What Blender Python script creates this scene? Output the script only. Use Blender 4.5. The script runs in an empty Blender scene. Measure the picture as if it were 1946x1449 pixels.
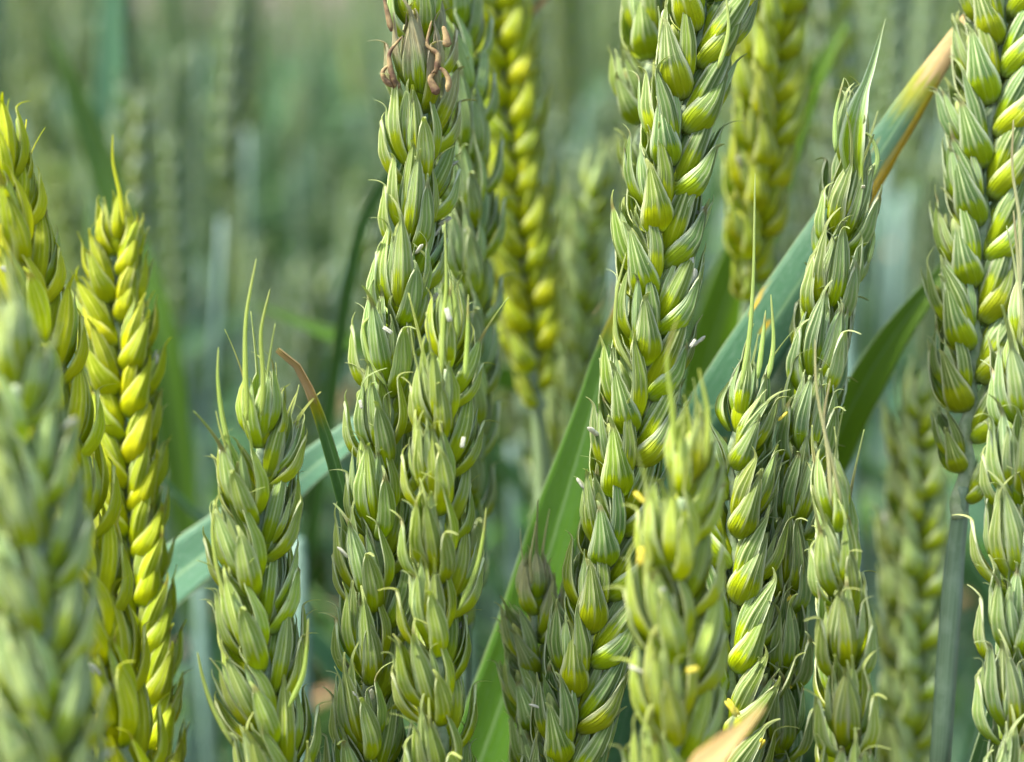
import bpy, math, random
import numpy as np
from mathutils import Vector, Matrix, Quaternion

# ------------------------------------------------------------------ camera, sky, sun, exposure
sc = bpy.context.scene
CAM = Vector((0.0, 0.0, 0.86))
PITCH = math.radians(15.0)               # the lens looks slightly down into the crop
FOC = 0.180                              # distance of the sharp ears (m)
HALF = 1.0 / 3.0                         # tan of half the horizontal field of view
cam_d = bpy.data.cameras.new('camera')
cam = bpy.data.objects.new('camera', cam_d)
sc.collection.objects.link(cam)
cam.location = CAM
cam.rotation_euler = (math.pi / 2 - PITCH, 0, 0)
cam_d.sensor_width = 36.0
cam_d.lens = 18.0 / HALF
cam_d.clip_start = 0.005
cam_d.clip_end = 500.0
cam_d.dof.use_dof = True
cam_d.dof.focus_distance = FOC
cam_d.dof.aperture_fstop = cam_d.lens / 4.4      # a 4.4 mm wide opening
sc.camera = cam

SUN_EL, SUN_AZ = math.radians(60), math.radians(-97)   # azimuth from +Y (away from the lens) towards +X
world = bpy.data.worlds.new('World'); sc.world = world
world.use_nodes = True
wn = world.node_tree
sky = wn.nodes.new('ShaderNodeTexSky'); sky.sky_type = 'NISHITA'
sky.sun_disc = False
sky.sun_elevation = SUN_EL; sky.sun_rotation = SUN_AZ
sky.air_density = 1.0; sky.dust_density = 3.0
wn.links.new(sky.outputs[0], wn.nodes['Background'].inputs[0])
wn.nodes['Background'].inputs[1].default_value = 0.15
sun_d = bpy.data.lights.new('sun', 'SUN'); sun_d.energy = 3.2; sun_d.angle = math.radians(11)
sun_d.color = (1.0, 0.97, 0.91)
sun = bpy.data.objects.new('sun', sun_d); sc.collection.objects.link(sun)
sdir = Vector((math.sin(SUN_AZ) * math.cos(SUN_EL), math.cos(SUN_AZ) * math.cos(SUN_EL), math.sin(SUN_EL)))
sun.rotation_euler = sdir.to_track_quat('Z', 'Y').to_euler()
sun.location = sdir * 5
sc.view_settings.view_transform = 'Standard'; sc.view_settings.look = 'None'
sc.view_settings.gamma = 1.0; sc.view_settings.use_curve_mapping = False
sc.view_settings.exposure = 1.75
sc.render.engine = 'CYCLES'
sc.cycles.max_bounces = 8; sc.cycles.transmission_bounces = 6; sc.cycles.diffuse_bounces = 4
sc.cycles.use_denoising = True

# ------------------------------------------------------------------ helpers
COL = sc.collection.objects
rnd = random.Random(11)
CR = cam.rotation_euler.to_matrix()
C_RIGHT, C_UP, C_FWD = CR @ Vector((1, 0, 0)), CR @ Vector((0, 1, 0)), CR @ Vector((0, 0, -1))
MM = 0.001


def P(px, py, d):
    """photo pixel (1946 x 1449) at depth d in metres -> point in the field"""
    k = HALF * d / 973.0
    return CAM + C_RIGHT * ((px - 973) * k) - C_UP * ((py - 724.5) * k) + C_FWD * d


def lerp(a, b, t): return a + (b - a) * t


def interp(tab, x):
    if x <= tab[0][0]: return tab[0][1]
    for (a, fa), (b, fb) in zip(tab, tab[1:]):
        if x <= b:
            t = (x - a) / (b - a); t = t * t * (3 - 2 * t) * 0.5 + t * 0.5
            return fa + (fb - fa) * t
    return tab[-1][1]


def spline(pts, n=12):
    """smooth curve through Vectors (Hermite, tangents held to the shorter neighbour so it never loops)"""
    m = len(pts)
    if m == 2: return [pts[0].lerp(pts[1], i / n) for i in range(n + 1)]
    tg = []
    for i in range(m):
        if i == 0: tg.append(pts[1] - pts[0])
        elif i == m - 1: tg.append(pts[-1] - pts[-2])
        else:
            tg.append((pts[i + 1] - pts[i - 1]).normalized() * min((pts[i + 1] - pts[i]).length, (pts[i] - pts[i - 1]).length))
    out = []
    for i in range(m - 1):
        for k in range(n):
            t = k / n; t2, t3 = t * t, t * t * t
            out.append(pts[i] * (2 * t3 - 3 * t2 + 1) + tg[i] * (t3 - 2 * t2 + t) + pts[i + 1] * (3 * t2 - 2 * t3) + tg[i + 1] * (t3 - t2))
    out.append(pts[-1].copy())
    return out


class Path:
    def __init__(self, pts):
        self.p = pts; self.s = [0.0]
        for a, b in zip(pts, pts[1:]): self.s.append(self.s[-1] + (b - a).length)
        self.L = self.s[-1]

    def at(self, s):
        s = min(max(s, 0.0), self.L)
        lo, hi = 0, len(self.s) - 2
        while lo < hi:
            m = (lo + hi + 1) // 2
            if self.s[m] <= s: lo = m
            else: hi = m - 1
        t = (s - self.s[lo]) / max(1e-9, self.s[lo + 1] - self.s[lo])
        return self.p[lo].lerp(self.p[lo + 1], t)

    def tan(self, s, e=0.003):
        return (self.at(s + e) - self.at(s - e)).normalized()


def mesh(name, verts, faces, uvs=None, mat=None):
    me = bpy.data.meshes.new(name)
    me.from_pydata([tuple(v) for v in verts], [], faces)
    if uvs is not None:
        ul = me.uv_layers.new(name='UVMap')
        li = np.zeros(len(me.loops), dtype=np.int32); me.loops.foreach_get('vertex_index', li)
        ul.data.foreach_set('uv', np.array(uvs, dtype=np.float32)[li].ravel())
    me.polygons.foreach_set('use_smooth', [True] * len(me.polygons))
    if mat: me.materials.append(mat)
    me.update()
    return me


def obj(name, me, parent=None, mat4=None, color=None):
    o = bpy.data.objects.new(name, me); COL.link(o)
    if parent: o.parent = parent
    if mat4 is not None: o.matrix_basis = mat4
    if color: o.color = color
    return o


def empty(name, loc, label, cat, group=None):
    o = bpy.data.objects.new(name, None); COL.link(o)
    o.empty_display_size = 0.01
    o.location = loc; o['label'] = label; o['category'] = cat
    if group: o['group'] = group
    return o


# ------------------------------------------------------------------ node helper and materials
class NT:
    def __init__(self, name):
        self.m = bpy.data.materials.new(name); self.m.use_nodes = True
        self.t = self.m.node_tree; self.t.nodes.clear()

    def n(self, typ, **kw):
        nd = self.t.nodes.new(typ)
        for k, v in kw.items(): setattr(nd, k, v)
        return nd

    def put(self, sock, v):
        if isinstance(v, bpy.types.NodeSocket): self.t.links.new(v, sock)
        elif isinstance(v, (tuple, list)):
            sock.default_value = tuple(v) + (1.0,) if (len(v) == 3 and sock.type == 'RGBA') else v
        else: sock.default_value = v

    def math(self, op, a, b=0.0, clamp=False):
        nd = self.n('ShaderNodeMath', operation=op, use_clamp=clamp)
        self.put(nd.inputs[0], a); self.put(nd.inputs[1], b)
        return nd.outputs[0]

    def step(self, lo, hi, x):
        nd = self.n('ShaderNodeMapRange', interpolation_type='SMOOTHSTEP')
        self.put(nd.inputs[0], x); self.put(nd.inputs[1], lo); self.put(nd.inputs[2], hi)
        return nd.outputs[0]

    def mix(self, f, a, b, blend='MIX'):
        nd = self.n('ShaderNodeMix', data_type='RGBA', blend_type=blend)
        self.put(nd.inputs['Factor'], f); self.put(nd.inputs['A'], a) if False else None
        self.put(nd.inputs[6], a); self.put(nd.inputs[7], b)
        return nd.outputs[2]

    def comb(self, x, y, z):
        nd = self.n('ShaderNodeCombineXYZ')
        for s, v in zip(nd.inputs, (x, y, z)): self.put(s, v)
        return nd.outputs[0]

    def noise(self, vec, scale, detail=2.0, rough=0.5):
        nd = self.n('ShaderNodeTexNoise')
        self.put(nd.inputs['Vector'], vec); nd.inputs['Scale'].default_value = scale
        nd.inputs['Detail'].default_value = detail; nd.inputs['Roughness'].default_value = rough
        return nd.outputs['Fac']

    def uv(self):
        t = self.n('ShaderNodeTexCoord'); s = self.n('ShaderNodeSeparateXYZ')
        self.t.links.new(t.outputs['UV'], s.inputs[0])
        return s.outputs[0], s.outputs[1], t

    def oinfo(self):
        o = self.n('ShaderNodeObjectInfo'); s = self.n('ShaderNodeSeparateColor')
        self.t.links.new(o.outputs['Color'], s.inputs[0])
        return s.outputs[0], s.outputs[1], s.outputs[2], o.outputs['Alpha'], o.outputs['Random']

    def finish(self, col, trans_col, trans, rough, bump=None, strength=0.3, dist=0.0002, spec=0.35):
        p = self.n('ShaderNodeBsdfPrincipled'); self.put(p.inputs['Base Color'], col)
        self.put(p.inputs['Roughness'], rough); p.inputs['Specular IOR Level'].default_value = spec
        tr = self.n('ShaderNodeBsdfTranslucent'); self.put(tr.inputs['Color'], trans_col)
        if bump is not None:
            b = self.n('ShaderNodeBump'); b.inputs['Strength'].default_value = strength
            b.inputs['Distance'].default_value = dist; self.put(b.inputs['Height'], bump)
            self.t.links.new(b.outputs[0], p.inputs['Normal'])
        mx = self.n('ShaderNodeMixShader'); self.put(mx.inputs[0], trans)
        self.t.links.new(p.outputs[0], mx.inputs[1]); self.t.links.new(tr.outputs[0], mx.inputs[2])
        out = self.n('ShaderNodeOutputMaterial'); self.t.links.new(mx.outputs[0], out.inputs[0])
        return self.m


def bract_material():
    """glumes and lemmas. object colour: R yellow of the ear, G waxy paleness, B dryness, A blue-green top"""
    k = NT('bract')
    U, V, tc = k.uv(); R, G, B, A, rn = k.oinfo()
    off = k.math('MULTIPLY', rn, 37.0)
    n1 = k.noise(k.comb(k.math('MULTIPLY', U, 16.0), k.math('MULTIPLY', V, 1.6), off), 1.0, 3.0, 0.6)
    n2 = k.noise(k.comb(k.math('MULTIPLY', U, 3.0), k.math('MULTIPLY', V, 5.0), off), 1.0, 3.0, 0.6)
    n3 = k.noise(k.comb(k.math('MULTIPLY', U, 40.0), k.math('MULTIPLY', V, 50.0), off), 1.0, 2.0, 0.6)
    wob = k.math('MULTIPLY', k.math('SUBTRACT', n2, 0.5), 0.9)
    fr = k.math('FRACT', k.math('ADD', k.math('MULTIPLY', U, 13.0), wob))
    saw = k.math('MULTIPLY', k.math('ABSOLUTE', k.math('SUBTRACT', fr, 0.5)), 2.0)
    fine = k.step(0.62, 0.97, saw)
    rib = k.step(0.50, 0.95, k.math('MULTIPLY', k.math('ABSOLUTE', k.math('SUBTRACT', k.math('FRACT', k.math('MULTIPLY', U, 6.0)), 0.5)), 2.0))
    vein = k.math('MAXIMUM', k.math('MULTIPLY', fine, 0.65), rib)
    vj = k.math('ADD', k.math('ADD', V, k.math('MULTIPLY', k.math('SUBTRACT', n1, 0.5), 0.30)),
                k.math('MULTIPLY', k.math('SUBTRACT', rn, 0.5), 0.12))
    top = k.step(0.32, 0.42, vj)
    kern = k.mix(R, (0.26, 0.40, 0.024), (0.66, 0.68, 0.006))
    basec = k.mix(k.step(0.0, 0.16, V), (0.36, 0.46, 0.14), kern)
    topc = k.mix(R, (0.045, 0.125, 0.085), (0.34, 0.42, 0.012))
    topg = k.mix(R, (0.34, 0.50, 0.23), (0.56, 0.61, 0.05))
    topc = k.mix(A, topg, topc)
    c = k.mix(top, basec, topc)
    pale = k.mix(R, (0.70, 0.79, 0.52), (0.78, 0.78, 0.22))
    c = k.mix(k.math('MULTIPLY', vein, k.math('ADD', 0.18, k.math('MULTIPLY', top, k.math('SUBTRACT', 0.62, k.math('MULTIPLY', A, 0.36))))), c, pale)
    edge = k.math('MULTIPLY', k.math('ABSOLUTE', k.math('SUBTRACT', U, 0.5)), 2.0)
    em = k.math('MULTIPLY', k.step(0.66, 0.86, edge), k.step(0.06, 0.30, V))
    c = k.mix(k.math('MULTIPLY', em, 0.85), c, k.mix(R, (0.78, 0.84, 0.66), (0.78, 0.80, 0.34)))
    keel = k.math('MULTIPLY', k.step(0.13, 0.03, edge), k.step(0.15, 0.45, V))
    c = k.mix(k.math('MULTIPLY', keel, k.math('SUBTRACT', 0.80, k.math('MULTIPLY', A, 0.35))), c, pale)
    tip = k.step(0.80, 0.93, V)
    c = k.mix(k.math('MULTIPLY', tip, 0.85), c, k.mix(R, (0.56, 0.64, 0.38), (0.60, 0.62, 0.12)))
    brown = k.math('MULTIPLY', k.step(0.80, 0.88, V), k.math('MULTIPLY', k.step(0.97, 0.86, V), k.step(0.72, 0.95, rn)))
    c = k.mix(k.math('MULTIPLY', brown, 0.6), c, (0.30, 0.16, 0.10))
    bloom = k.math('MULTIPLY', k.step(0.38, 0.72, n2), k.math('MULTIPLY', G, 0.36))
    bloom = k.math('MULTIPLY', bloom, k.math('SUBTRACT', 1.0, k.math('MULTIPLY', A, 0.5)))
    c = k.mix(bloom, c, (0.46, 0.62, 0.44))
    wax = k.math('MULTIPLY', k.math('MULTIPLY', k.step(0.5, 0.75, n3), 0.16), G)
    c = k.mix(wax, c, (0.6, 0.68, 0.58))
    dry = k.math('MULTIPLY', k.step(0.25, 0.62, k.math('ADD', V, k.math('MULTIPLY', k.math('SUBTRACT', n2, 0.5), 0.5))), B)
    c = k.mix(dry, c, k.mix(k.step(0.45, 0.66, n2), (0.56, 0.47, 0.34), (0.42, 0.30, 0.21)))
    hs = k.n('ShaderNodeHueSaturation')
    k.put(hs.inputs['Hue'], k.math('ADD', 0.488, k.math('MULTIPLY', rn, 0.022)))
    k.put(hs.inputs['Value'], k.math('ADD', 0.84, k.math('MULTIPLY', k.math('FRACT', k.math('MULTIPLY', rn, 7.31)), 0.30)))
    hs.inputs['Saturation'].default_value = 1.2
    k.put(hs.inputs['Color'], c); c = hs.outputs[0]
    tcol = k.mix(0.5, c, k.mix(R, (0.40, 0.60, 0.10), (0.74, 0.80, 0.012)))
    h = k.math('ADD', k.math('MULTIPLY', vein, 1.0), k.math('MULTIPLY', n3, 0.35))
    return k.finish(c, tcol, k.math('ADD', 0.36, k.math('MULTIPLY', R, 0.16)), 0.52, h, 0.7, 0.00016)


def blade_material():
    """leaf blades. object colour: R glaucous 0..1, G yellow/bright green, B length of dry tip 0..1, A orange edge"""
    k = NT('leaf_blade')
    U, V, tc = k.uv(); R, G, B, A, rn = k.oinfo()
    off = k.math('MULTIPLY', rn, 23.0)
    n1 = k.noise(k.comb(k.math('MULTIPLY', U, 34.0), k.math('MULTIPLY', V, 3.0), off), 1.0, 3.0, 0.6)
    n2 = k.noise(k.comb(k.math('MULTIPLY', U, 5.0), k.math('MULTIPLY', V, 14.0), off), 1.0, 4.0, 0.65)
    n3 = k.noise(k.comb(k.math('MULTIPLY', U, 60.0), k.math('MULTIPLY', V, 160.0), off), 1.0, 2.0, 0.6)
    green = k.mix(R, (0.024, 0.082, 0.012), (0.06, 0.15, 0.085))
    green = k.mix(G, green, (0.16, 0.30, 0.02))
    c = k.mix(k.math('MULTIPLY', k.step(0.35, 0.75, n1), 0.45), green, k.mix(R, (0.07, 0.15, 0.03), (0.14, 0.24, 0.16)))
    stripe = k.math('ABSOLUTE', k.math('SUBTRACT', k.math('FRACT', k.math('MULTIPLY', U, 22.0)), 0.5))
    c = k.mix(k.math('MULTIPLY', k.step(0.36, 0.5, stripe), 0.22), c, (0.26, 0.36, 0.18))
    mid = k.step(0.05, 0.0, k.math('ABSOLUTE', k.math('SUBTRACT', U, 0.5)))
    c = k.mix(k.math('MULTIPLY', mid, 0.5), c, (0.30, 0.42, 0.22))
    wax = k.math('MULTIPLY', k.math('MULTIPLY', k.step(0.52, 0.8, n3), 0.28), R)
    c = k.mix(wax, c, (0.5, 0.6, 0.52))
    c = k.mix(k.math('MULTIPLY', k.step(0.035, 0.0, U), 0.6), c, (0.45, 0.52, 0.33))
    c = k.mix(k.math('MULTIPLY', k.step(0.965, 1.0, U), 0.6), c, (0.45, 0.52, 0.33))
    # orange-yellow dying edge and stripe-shaped spots
    vn = k.math('ADD', V, k.math('MULTIPLY', k.math('SUBTRACT', n2, 0.5), 0.05))
    ed = k.math('MULTIPLY', k.step(0.70, 0.90, k.math('ADD', U, k.math('MULTIPLY', k.math('SUBTRACT', n2, 0.5), 0.7))), k.step(k.math('SUBTRACT', 0.90, B), k.math('SUBTRACT', 0.93, B), V))
    spot = k.step(0.70, 0.78, k.noise(k.comb(k.math('MULTIPLY', U, 7.0), k.math('MULTIPLY', V, 30.0), 3.7), 1.0, 1.0))
    ed = k.math('MULTIPLY', k.math('MAXIMUM', ed, k.math('MULTIPLY', spot, 0.9)), A)
    c = k.mix(ed, c, k.mix(n1, (0.62, 0.34, 0.03), (0.62, 0.42, 0.14)))
    # dried tip
    lo = k.math('SUBTRACT', 1.0, B)
    dm = k.step(k.math('SUBTRACT', lo, 0.008), k.math('ADD', lo, 0.008), vn)
    dm = k.math('MULTIPLY', dm, k.step(0.0, 0.02, B))
    c = k.mix(dm, c, k.mix(n2, (0.62, 0.40, 0.18), (0.66, 0.50, 0.33)))
    ring = k.math('MULTIPLY', k.math('MULTIPLY', k.step(k.math('SUBTRACT', lo, 0.035), lo, vn), k.math('SUBTRACT', 1.0, dm)), k.step(0.0, 0.02, B))
    c = k.mix(k.math('MULTIPLY', ring, 0.7), c, (0.48, 0.42, 0.03))
    hs = k.n('ShaderNodeHueSaturation')
    k.put(hs.inputs['Hue'], k.math('ADD', 0.49, k.math('MULTIPLY', rn, 0.02)))
    k.put(hs.inputs['Value'], k.math('ADD', 0.85, k.math('MULTIPLY', k.math('FRACT', k.math('MULTIPLY', rn, 5.7)), 0.3)))
    hs.inputs['Saturation'].default_value = 1.2
    k.put(hs.inputs['Color'], c); c = hs.outputs[0]
    tcol = k.mix(0.55, c, k.mix(R, (0.20, 0.36, 0.015), (0.16, 0.32, 0.07)))
    h = k.math('ADD', k.math('MULTIPLY', k.step(0.3, 0.5, stripe), 1.0), k.math('MULTIPLY', n3, 0.4))
    return k.finish(c, tcol, 0.36, 0.45, h, 0.5, 0.0002, 0.4)


def stem_material():
    k = NT('stem')
    U, V, tc = k.uv(); R, G, B, A, rn = k.oinfo()
    off = k.math('MULTIPLY', rn, 23.0)
    n1 = k.noise(k.comb(k.math('MULTIPLY', U, 30.0), k.math('MULTIPLY', V, 4.0), off), 1.0, 3.0, 0.6)
    n2 = k.noise(k.comb(k.math('MULTIPLY', U, 3.0), k.math('MULTIPLY', V, 30.0), off), 1.0, 3.0, 0.6)
    c = k.mix(k.step(0.3, 0.7, n1), (0.065, 0.135, 0.09), (0.12, 0.20, 0.145))
    c = k.mix(k.math('MULTIPLY', k.step(0.45, 0.7, n2), 0.35), c, (0.24, 0.34, 0.27))
    c = k.mix(k.math('MULTIPLY', R, 0.7), c, (0.30, 0.36, 0.06))
    c = k.mix(k.math('MULTIPLY', G, 0.8), c, (0.15, 0.24, 0.20))
    return k.finish(c, c, 0.08, 0.45, n1, 0.3, 0.0002, 0.4)


def plain_material(name, a, b, scale, trans=0.2, rough=0.6, tr=None, bd=0.0002):
    k = NT(name)
    t = k.n('ShaderNodeTexCoord')
    n1 = k.noise(t.outputs['Object'], scale, 4.0, 0.6)
    c = k.mix(k.step(0.3, 0.7, n1), a, b)
    return k.finish(c, tr or c, trans, rough, n1, 0.4, bd)


M_BRACT, M_BLADE, M_STEM = bract_material(), blade_material(), stem_material()
M_RACHIS = plain_material('rachis', (0.20, 0.29, 0.12), (0.36, 0.43, 0.25), 900.0)
M_WHITE = plain_material('pale_anther', (0.52, 0.52, 0.36), (0.70, 0.70, 0.55), 1500.0, 0.3)
M_YELLOW = plain_material('yellow_anther', (0.75, 0.62, 0.04), (0.85, 0.75, 0.12), 1500.0, 0.3)
M_DRY = plain_material('withered_tissue', (0.40, 0.29, 0.12), (0.10, 0.05, 0.025), 800.0, 0.2, 0.75)
M_SOIL = plain_material('soil', (0.05, 0.035, 0.022), (0.11, 0.08, 0.05), 40.0, 0.0, 0.95, None, 0.01)

# ------------------------------------------------------------------ the ground
gv = []; gf = []
N = 24
rr = random.Random(5)
ext = [-200, -60, -20] + [-6 + 12 * i / 40 for i in range(41)] + [20, 60, 200]
for y in ext:
    for x in ext:
        gv.append((x, y, rr.uniform(-0.012, 0.012) if abs(x) < 7 and abs(y) < 7 else 0.0))
n_ = len(ext)
for j in range(n_ - 1):
    for i in range(n_ - 1):
        gf.append((j * n_ + i, j * n_ + i + 1, (j + 1) * n_ + i + 1, (j + 1) * n_ + i))
g = obj('ground', mesh('ground', gv, gf, None, M_SOIL))
g['kind'] = 'structure'


# ------------------------------------------------------------------ bracts (glumes and lemmas)
def bract_geo(L, W, D, awn, hook=0.3, side=0.0, keel=0.25, inward=0.5, seed=0, nu=24, nv=20, twist=0.0,
              notch=False, wprof=None):
    """boat-shaped closed shell, base at the origin, growing along +z, convex towards +y (millimetres)"""
    r = random.Random(seed)
    wp = wprof or [(0, .44), (.10, .72), (.24, .95), (.42, 1.0), (.60, .92), (.76, .76), (.89, .50), (1, .21)]
    dp = [(0, .42), (.12, .74), (.34, 1.0), (.58, .84), (.82, .45), (1, .10)]
    nb = int(nv * 0.7) if awn > 1.2 else nv - 4
    verts, uvs, faces = [], [], []
    svals = [L * (i / nb) for i in range(nb)] + [L + awn * (i / (nv - nb)) for i in range(nv - nb + 1)]
    wav = r.uniform(-1, 1)
    for s in svals:
        vb = min(1.0, s / L); ta = max(0.0, (s - L) / max(awn, 1e-6))
        w = W * 0.5 * interp(wp, vb) * (1 if ta == 0 else lerp(1, .36, ta))
        d = D * interp(dp, vb) * (1 if ta == 0 else lerp(1, .35, ta))
        th = lerp(1.38, 0.95, vb)
        yc = 0.55 * D * math.sin(math.pi * min(1, vb * 1.02)) - inward * vb ** 2 * 1.3 + 0.15 * wav * math.sin(5 * vb)
        yc += hook * awn * (ta ** 1.6) * 0.75
        xc = side * awn * ta ** 1.5 * 0.8 + 0.12 * wav * L * 0.3 * vb ** 2
        z = s - (abs(hook) + abs(side)) * awn * 0.28 * ta ** 2
        tw = twist * vb
        row_o, row_i = [], []
        for i in range(nu + 1):
            u = -1 + 2 * i / nu
            a = u * th
            x = w * math.sin(a) / math.sin(min(th, 1.57))
            y = d * (math.cos(a) - math.cos(th)) / (1 - math.cos(th))
            y += keel * math.exp(-(u / 0.16) ** 2) * interp([(0, 0), (.25, .4), (.6, 1), (.9, .6), (1, .2)], vb) * (1 - ta)
            y += 0.055 * math.cos(6 * math.pi * u) * min(1, w) * (1 - ta)
            y += 0.30 * max(0.0, abs(u) - .80) / .2 * interp([(0, 0), (.3, .5), (.6, 1), (1, .4)], vb) * (1 - ta)
            tin = 0.20 * (1 - abs(u) ** 3) * min(1, w / 0.5 + .1)
            for k_, (xx, yy) in enumerate(((x, y), (x * 0.95, y - tin - 0.02))):
                X = xx * math.cos(tw) - yy * math.sin(tw) + xc
                Y = xx * math.sin(tw) + yy * math.cos(tw) + yc
                if notch and vb > .72 and ta == 0 and k_ == 0: Y += 0.25 * (abs(u)) * (vb - .72) * 4
                (row_o if k_ == 0 else row_i).append((X, Y, z))
        uvv = vb * 0.86 + ta * 0.14
        verts += row_o + row_i
        uvs += [(i / nu, uvv) for i in range(nu + 1)] * 2
    m = nu + 1; st = 2 * m
    for j in range(len(svals) - 1):
        a = j * st; b = a + st
        for i in range(nu):
            faces.append((a + i, a + i + 1, b + i + 1, b + i))
            faces.append((a + m + i + 1, a + m + i, b + m + i, b + m + i + 1))
        faces.append((a + m, a, b, b + m)); faces.append((a + nu, a + m + nu, b + m + nu, b + nu))
    e = (len(svals) - 1) * st
    for i in range(nu):
        faces.append((i + 1, i, m + i, m + i + 1)); faces.append((e + i, e + i + 1, e + m + i + 1, e + m + i))
    return verts, faces, uvs


def bmesh_of(name, **kw):
    v, f, uv = bract_geo(**kw)
    return mesh(name, [(x * MM, y * MM, z * MM) for x, y, z in v], f, uv, M_BRACT)


vr = random.Random(3)
GL = [(0, .46), (.08, .78), (.20, .98), (.32, 1.0), (.45, .90), (.60, .70), (.76, .52), (.90, .34), (1, .18)]   # teardrop
GN = [(0, .50), (.10, .76), (.25, .96), (.45, 1.0), (.62, .95), (.78, .82), (.90, .58), (1, .26)]                 # narrow pod
GLUME = [bmesh_of('glume', L=vr.uniform(8.6, 9.6), W=vr.uniform(4.0, 4.5), D=vr.uniform(1.6, 1.9), awn=vr.uniform(.8, 2.0),
                  hook=vr.uniform(-.5, .9), side=vr.uniform(-.5, .5), keel=.22, inward=vr.uniform(.1, .6), seed=i, notch=True, wprof=GL)
         for i in range(6)]
GLUME_N = [bmesh_of('glume', L=vr.uniform(8.8, 9.8), W=vr.uniform(2.7, 3.1), D=vr.uniform(1.15, 1.4), awn=vr.uniform(1.2, 2.6),
                    hook=h, side=vr.uniform(-.6, .6), keel=.34, inward=vr.uniform(.1, .5), seed=20 + i, notch=True, wprof=GN)
           for i, h in enumerate((-1.2, 1.0, .5, -.6, 1.3, -.9))]
FANLEM = [bmesh_of('lemma', L=vr.uniform(10.0, 11.4), W=vr.uniform(2.2, 2.6), D=vr.uniform(1.0, 1.25), awn=vr.uniform(1.2, 3.0),
                   hook=h, side=vr.uniform(-.5, .5), keel=.40, inward=vr.uniform(.2, .7), seed=140 + i, wprof=GN)
          for i, h in enumerate((-1.2, .9, -.5, 1.2, .4, -1.0, .1))]
LEMMA = [bmesh_of('lemma', L=vr.uniform(10.6, 11.8), W=vr.uniform(2.8, 3.2), D=vr.uniform(1.2, 1.5), awn=vr.uniform(1.4, 3.2),
                  hook=vr.uniform(-.8, .9), side=vr.uniform(-.6, .6), keel=.34, inward=vr.uniform(.2, 1.0), seed=40 + i)
         for i in range(8)]
HOOKED = [bmesh_of('lemma', L=vr.uniform(10.4, 11.4), W=vr.uniform(2.4, 2.8), D=1.2, awn=vr.uniform(3.2, 5.0),
                   hook=h, side=vr.uniform(-.5, .5), keel=.36, inward=vr.uniform(.3, .8), seed=60 + i, nv=26)
          for i, h in enumerate((-1.1, 1.0, -.7, .6, -1.3))]
AWNED = [bmesh_of('lemma', L=vr.uniform(10.0, 11.0), W=vr.uniform(3.0, 3.4), D=1.5, awn=a,
                  hook=vr.uniform(-.25, .30), side=vr.uniform(-.15, .15), keel=.34, inward=.4, seed=80 + i, nv=30)
         for i, a in enumerate((6.5, 8.0, 9.5, 11.5))]


PALEA = [bmesh_of('palea', L=vr.uniform(8.5, 10.0), W=vr.uniform(1.7, 2.2), D=1.0, awn=vr.uniform(.8, 2.6), hook=vr.uniform(-.9, .9),
                  side=vr.uniform(-.5, .5), keel=.2, inward=.2, seed=120 + i) for i in range(5)]


def lathe(name, prof, n=8, mat=None, bend=0.0):
    verts, faces, uvs = [], [], []
    for j, (z, r) in enumerate(prof):
        for i in range(n):
            a = 2 * math.pi * i / n
            verts.append((r * math.cos(a) * MM + bend * z * z * MM, r * math.sin(a) * MM, z * MM)); uvs.append((i / n, z / prof[-1][0]))
    for j in range(len(prof) - 1):
        for i in range(n):
            faces.append((j * n + i, j * n + (i + 1) % n, (j + 1) * n + (i + 1) % n, (j + 1) * n + i))
    faces.append(tuple(range(n))[::-1]); faces.append(tuple((len(prof) - 1) * n + i for i in range(n)))
    return mesh(name, verts, faces, uvs, mat)


FLORET = lathe('spikelet', [(0, .5), (.8, .9), (2.2, 1.5), (4.5, 1.7), (7, 1.2), (9, .5), (9.8, .12)], 10, M_BRACT)


def anther_mesh(mat, bend):
    # two pollen sacs side by side, pinched in the middle
    verts, faces = [], []
    for sx in (-.25, .25):
        b = len(verts)
        prof = [(0, .03), (.22, .22), (.8, .34), (1.4, .29), (2.1, .34), (2.68, .22), (2.9, .03)]
        for z, r in prof:
            for i in range(7):
                a = 2 * math.pi * i / 7
                verts.append(((sx * (0.8 + .12 * (z - 1.4) ** 2) + r * math.cos(a) + bend * z * z) * MM, r * math.sin(a) * MM, z * MM))
        for j in range(len(prof) - 1):
            for i in range(7):
                faces.append((b + j * 7 + i, b + j * 7 + (i + 1) % 7, b + (j + 1) * 7 + (i + 1) % 7, b + (j + 1) * 7 + i))
    return mesh('anther', verts, faces, None, mat)


ANTHER_W = [anther_mesh(M_WHITE, 0.0), anther_mesh(M_WHITE, 0.12)]
ANTHER_Y = [anther_mesh(M_YELLOW, 0.0), anther_mesh(M_YELLOW, 0.06)]


def tube(name, pts, rad, n=8, mat=None, flat=1.0, side=None):
    """swept tube along Vectors; rad: list; flat squashes across `side`"""
    verts, faces, uvs = [], [], []
    ref = side or Vector((1, 0, 0)); L = 0.0
    for j, p in enumerate(pts):
        t = (pts[min(j + 1, len(pts) - 1)] - pts[max(j - 1, 0)]).normalized()
        a = (ref - t * ref.dot(t)).normalized(); b = t.cross(a)
        if j: L += (p - pts[j - 1]).length
        for i in range(n):
            w = 2 * math.pi * i / n
            verts.append(p + a * (math.cos(w) * rad[j]) + b * (math.sin(w) * rad[j] * flat)); uvs.append((i / n, L * 10))
    for j in range(len(pts) - 1):
        for i in range(n):
            faces.append((j * n + i, j * n + (i + 1) % n, (j + 1) * n + (i + 1) % n, (j + 1) * n + i))
    faces.append(tuple(range(n))[::-1]); faces.append(tuple((len(pts) - 1) * n + i for i in range(n)))
    return verts, faces, uvs


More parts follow.
